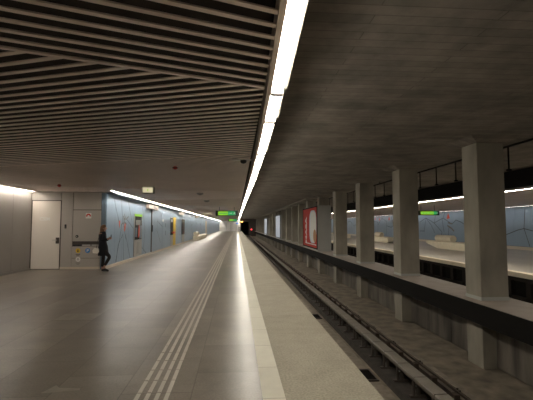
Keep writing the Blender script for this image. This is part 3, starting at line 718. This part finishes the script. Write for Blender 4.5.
# ------------------------------------------------------------ the far end
t = thing('tunnel_lamp', 'warm orange lamp over the left side of the tunnel mouth', 'lamp', (1.25, YE - .2, 2.6))
MB().box(1.1, 1.7, YE - .22, YE - .12, 2.55, 2.75).build('lamp_face', 'amber_lit', t)
MB().box(1.08, 1.72, YE - .12, YE, 2.53, 2.77).build('lamp_housing', 'dark_brown', t)
t = thing('signal_lamp', 'red signal lamp on a short post beside the tunnel mouth', 'signal', (4.07, YE - 1, -1.43))
MB().tube((4.07, YE - 1, -1.43), (4.07, YE - 1, .2), .05).build('post', 'black', t)
MB().box(3.87, 4.27, YE - 1.1, YE - .9, .1, .95).build('signal_head', 'black', t)
MB().tube((4.07, YE - 1.1, .5), (4.07, YE - 1.16, .5), .19, 16).build('lens', 'red_lit', t)
t = thing('platform_end_gate', 'dark low gate at the far end of the platform', 'gate', (.75, YE - 1, 0))
mb = MB()
for k in range(8): mb.box(.42 + k * .1, .45 + k * .1, YE - 1, YE - .97, .05, 1.1)
mb.build('bars', 'black', t); MB().box(.4, 1.16, YE - 1.0, YE - .95, 1.1, 1.16).box(.4, 1.16, YE - 1.0, YE - .95, .0, .06).build('gate_frame', 'black', t)
t = thing('blue_sign', 'small blue lit sign at the far end of the platform', 'sign', (.16, YE - 1, HS))
MB().box(-.15, .45, YE - 1, YE - .9, 2.1, 2.35).build('sign_face', 'blue_lit', t)
MB().box(.13, .17, YE - .98, YE - .94, 2.35, HS + .1).build('hanger', 'black', t)

# ------------------------------------------------------------ the standing person
def skin(name, verts, edges, mat, parent, sub=2, root=0):
    me = bpy.data.meshes.new(name); me.from_pydata([v[:3] for v in verts], edges, [])
    o = bpy.data.objects.new(name, me); C.objects.link(o)
    sk = o.modifiers.new('skin', 'SKIN'); sk.use_smooth_shade = True
    if not me.skin_vertices: me.skin_vertices.new()
    for i, v in enumerate(verts):
        r = v[3]; rr = r if isinstance(r, tuple) else (r, r)
        me.skin_vertices[0].data[i].radius = rr
        me.skin_vertices[0].data[i].use_root = (i == root)
    s = o.modifiers.new('sub', 'SUBSURF'); s.levels = sub; s.render_levels = sub
    bpy.context.view_layer.update()
    m2 = bpy.data.meshes.new_from_object(o.evaluated_get(bpy.context.evaluated_depsgraph_get()))
    o.modifiers.clear(); o.data = m2; bpy.data.meshes.remove(me)
    m2.materials.clear(); m2.materials.append(M[mat]); m2.polygons.foreach_set('use_smooth', [True] * len(m2.polygons))
    o.parent = parent
    return o
PX, PY = -4.66, 14.42
P = thing('person', 'person in a dark coat with long brown hair standing and looking at a phone', 'person', (PX, PY, 0))
bv = [(0, 0, .88, .125), (0, 0, 1.0, .10), (-.015, 0, 1.12, .10), (-.02, 0, 1.25, .11), (-.01, 0, 1.335, .065), (.015, 0, 1.395, .05), (.03, 0, 1.44, .055), (.045, 0, 1.50, .082), (.035, 0, 1.555, .078)]
be = [(i, i + 1) for i in range(8)]
def chain(start, pts):
    prev_ = start
    for p in pts: bv.append(p); be.append((prev_, len(bv) - 1)); prev_ = len(bv) - 1
    return prev_
chain(0, [(0, .09, .82, .085), (0, .085, .47, .052), (-.03, .08, .11, .034), (-.02, .08, .05, .036), (.13, .085, .035, .03)])
chain(0, [(.03, -.09, .80, .085), (.26, -.06, .51, .052), (.07, -.02, .17, .034), (.08, -.02, .10, .034), (.19, -.03, .035, .028)])
wr = []
for s in (1, -1):
    e = chain(3, [(-.02, s * .15, 1.29, .052), (-.01, s * .20, 1.06, .04), (.17, s * .07, 1.13, .027), (.225, s * .045, 1.155, .03)])
    wr.append(s)
skin('body', bv, be, 'skin', P)
for s in (1, -1):      # fingers, curled round the phone
    for k, L in enumerate((.052, .062, .058, .045)):
        z = 1.185 - k * .019; x = .235 + k * .004
        skin('finger', [(x - .02, s * .045, z - .012, .0085), (x + L * .55, s * .042, z, .008), (x + L * .8, s * .02, z + .004, .007), (x + L * .6, s * .004, z + .006, .0065)], [(0, 1), (1, 2), (2, 3)], 'skin', P, 1)
    skin('thumb', [(.205, s * .035, 1.17, .011), (.225, s * .012, 1.195, .009), (.25, s * .004, 1.205, .008)], [(0, 1), (1, 2)], 'skin', P, 1)
# face: nose, ears, eyes, mouth
skin('nose', [(.115, 0, 1.515, .010), (.133, 0, 1.49, .013), (.118, 0, 1.48, .010)], [(0, 1), (1, 2)], 'skin', P, 1)
for s in (1, -1):
    skin('ear', [(.03, s * .078, 1.52, .012), (.025, s * .085, 1.49, .014), (.032, s * .078, 1.465, .009)], [(0, 1), (1, 2)], 'skin', P, 1)
    MB().lathe((PX + .108, PY + s * .034, 1.512), [(.002, -.004), (.006, -.002), (.006, .002), (.002, .004)], 10).build('eye', 'black', P, smooth=True)
MB().box(PX + .112, PX + .120, PY - .02, PY + .02, 1.452, 1.460).build('mouth', 'red', P)
# clothes
def loft(name, rings, mat, parent, n=22):
    """closed tube of ellipses (x centre, z, x radius, y radius)"""
    mb = MB()
    vs = [(PX + cx + rx * math.cos(2 * math.pi * k / n), PY + ry * math.sin(2 * math.pi * k / n), z) for cx, z, rx, ry in rings for k in range(n)]
    fs = [(j * n + k, j * n + (k + 1) % n, (j + 1) * n + (k + 1) % n, (j + 1) * n + k) for j in range(len(rings) - 1) for k in range(n)]
    fs += [tuple(range(n))[::-1], tuple(range((len(rings) - 1) * n, len(rings) * n))]
    return mb.add(vs, fs).build(name, mat, parent, smooth=True)
loft('coat', [(.02, .555, .172, .195), (.02, .60, .172, .195), (.015, .72, .168, .19), (.01, .86, .155, .175), (-.01, 1.02, .128, .152), (-.015, 1.14, .126, .162), (-.02, 1.24, .125, .178), (-.02, 1.30, .118, .178), (-.015, 1.35, .098, .14), (-.005, 1.39, .068, .075), (0, 1.40, .052, .056)], 'coat', P)
for s in (1, -1):
    skin('sleeve', [(-.02, s * .12, 1.285, .07), (-.02, s * .165, 1.265, .075), (-.01, s * .20, 1.16, .066), (-.012, s * .205, 1.06, .06), (.07, s * .145, 1.09, .054), (.165, s * .078, 1.13, .045)], [(0, 1), (1, 2), (2, 3), (3, 4), (4, 5)], 'coat', P)
skin('trousers', [(0, 0, .90, .12), (0, .09, .80, .092), (0, .085, .47, .064), (-.03, .08, .14, .05), (.03, -.09, .78, .092), (.265, -.06, .51, .066), (.085, -.025, .21, .05)], [(0, 1), (1, 2), (2, 3), (0, 4), (4, 5), (5, 6)], 'trousers', P)
skin('shoe', [(-.06, .08, .045, .042), (.02, .08, .055, .045), (.11, .085, .04, .04), (.17, .087, .034, .032)], [(0, 1), (1, 2), (2, 3)], 'leather', P)
skin('shoe', [(.05, -.02, .10, .042), (.11, -.025, .075, .045), (.19, -.03, .042, .04), (.235, -.03, .036, .03)], [(0, 1), (1, 2), (2, 3)], 'leather', P)
loft('hair', [(.03, 1.632, .02, .02), (.02, 1.62, .055, .055), (.008, 1.59, .085, .080), (-.002, 1.54, .097, .094), (-.015, 1.48, .093, .098), (-.028, 1.42, .083, .102), (-.035, 1.35, .08, .105), (-.04, 1.28, .078, .10), (-.05, 1.22, .065, .085), (-.06, 1.18, .03, .045)], 'hair', P)
t = thing('mobile_phone', 'small mobile phone held in the standing person\'s hands', 'phone', (PX + .27, PY, 1.16))
ph = MB().box(PX + .272, PX + .282, PY - .035, PY + .035, 1.14, 1.28).build('phone_body', 'black', t, bevel=.004)
MB().box(PX + .270, PX + .272, PY - .031, PY + .031, 1.147, 1.273).build('phone_screen', 'screen', t)
t = thing('shoulder_bag', 'white shoulder bag hanging at the standing person\'s hip', 'bag', (PX - .12, PY - .17, .72))
skin_o = MB()
MB().prism([(PX - .23, .66), (PX - .07, .64), (PX - .03, .72), (PX - .06, .81), (PX - .19, .83), (PX - .25, .75)], 'y', PY - .32, PY - .25).build('bag_body', 'bag', t, bevel=.02)
MB().prism([(PX - .23, .76), (PX - .045, .745), (PX - .06, .815), (PX - .19, .835)], 'y', PY - .325, PY - .245).build('bag_flap', 'bag', t, bevel=.008)
MB().tube((PX - .13, PY - .27, .81), (PX - .07, PY - .265, 1.15), .008, 6).tube((PX - .07, PY - .265, 1.15), (PX - .03, PY - .15, 1.36), .008, 6).build('strap', 'leather', t)
bpy.context.view_layer.update()
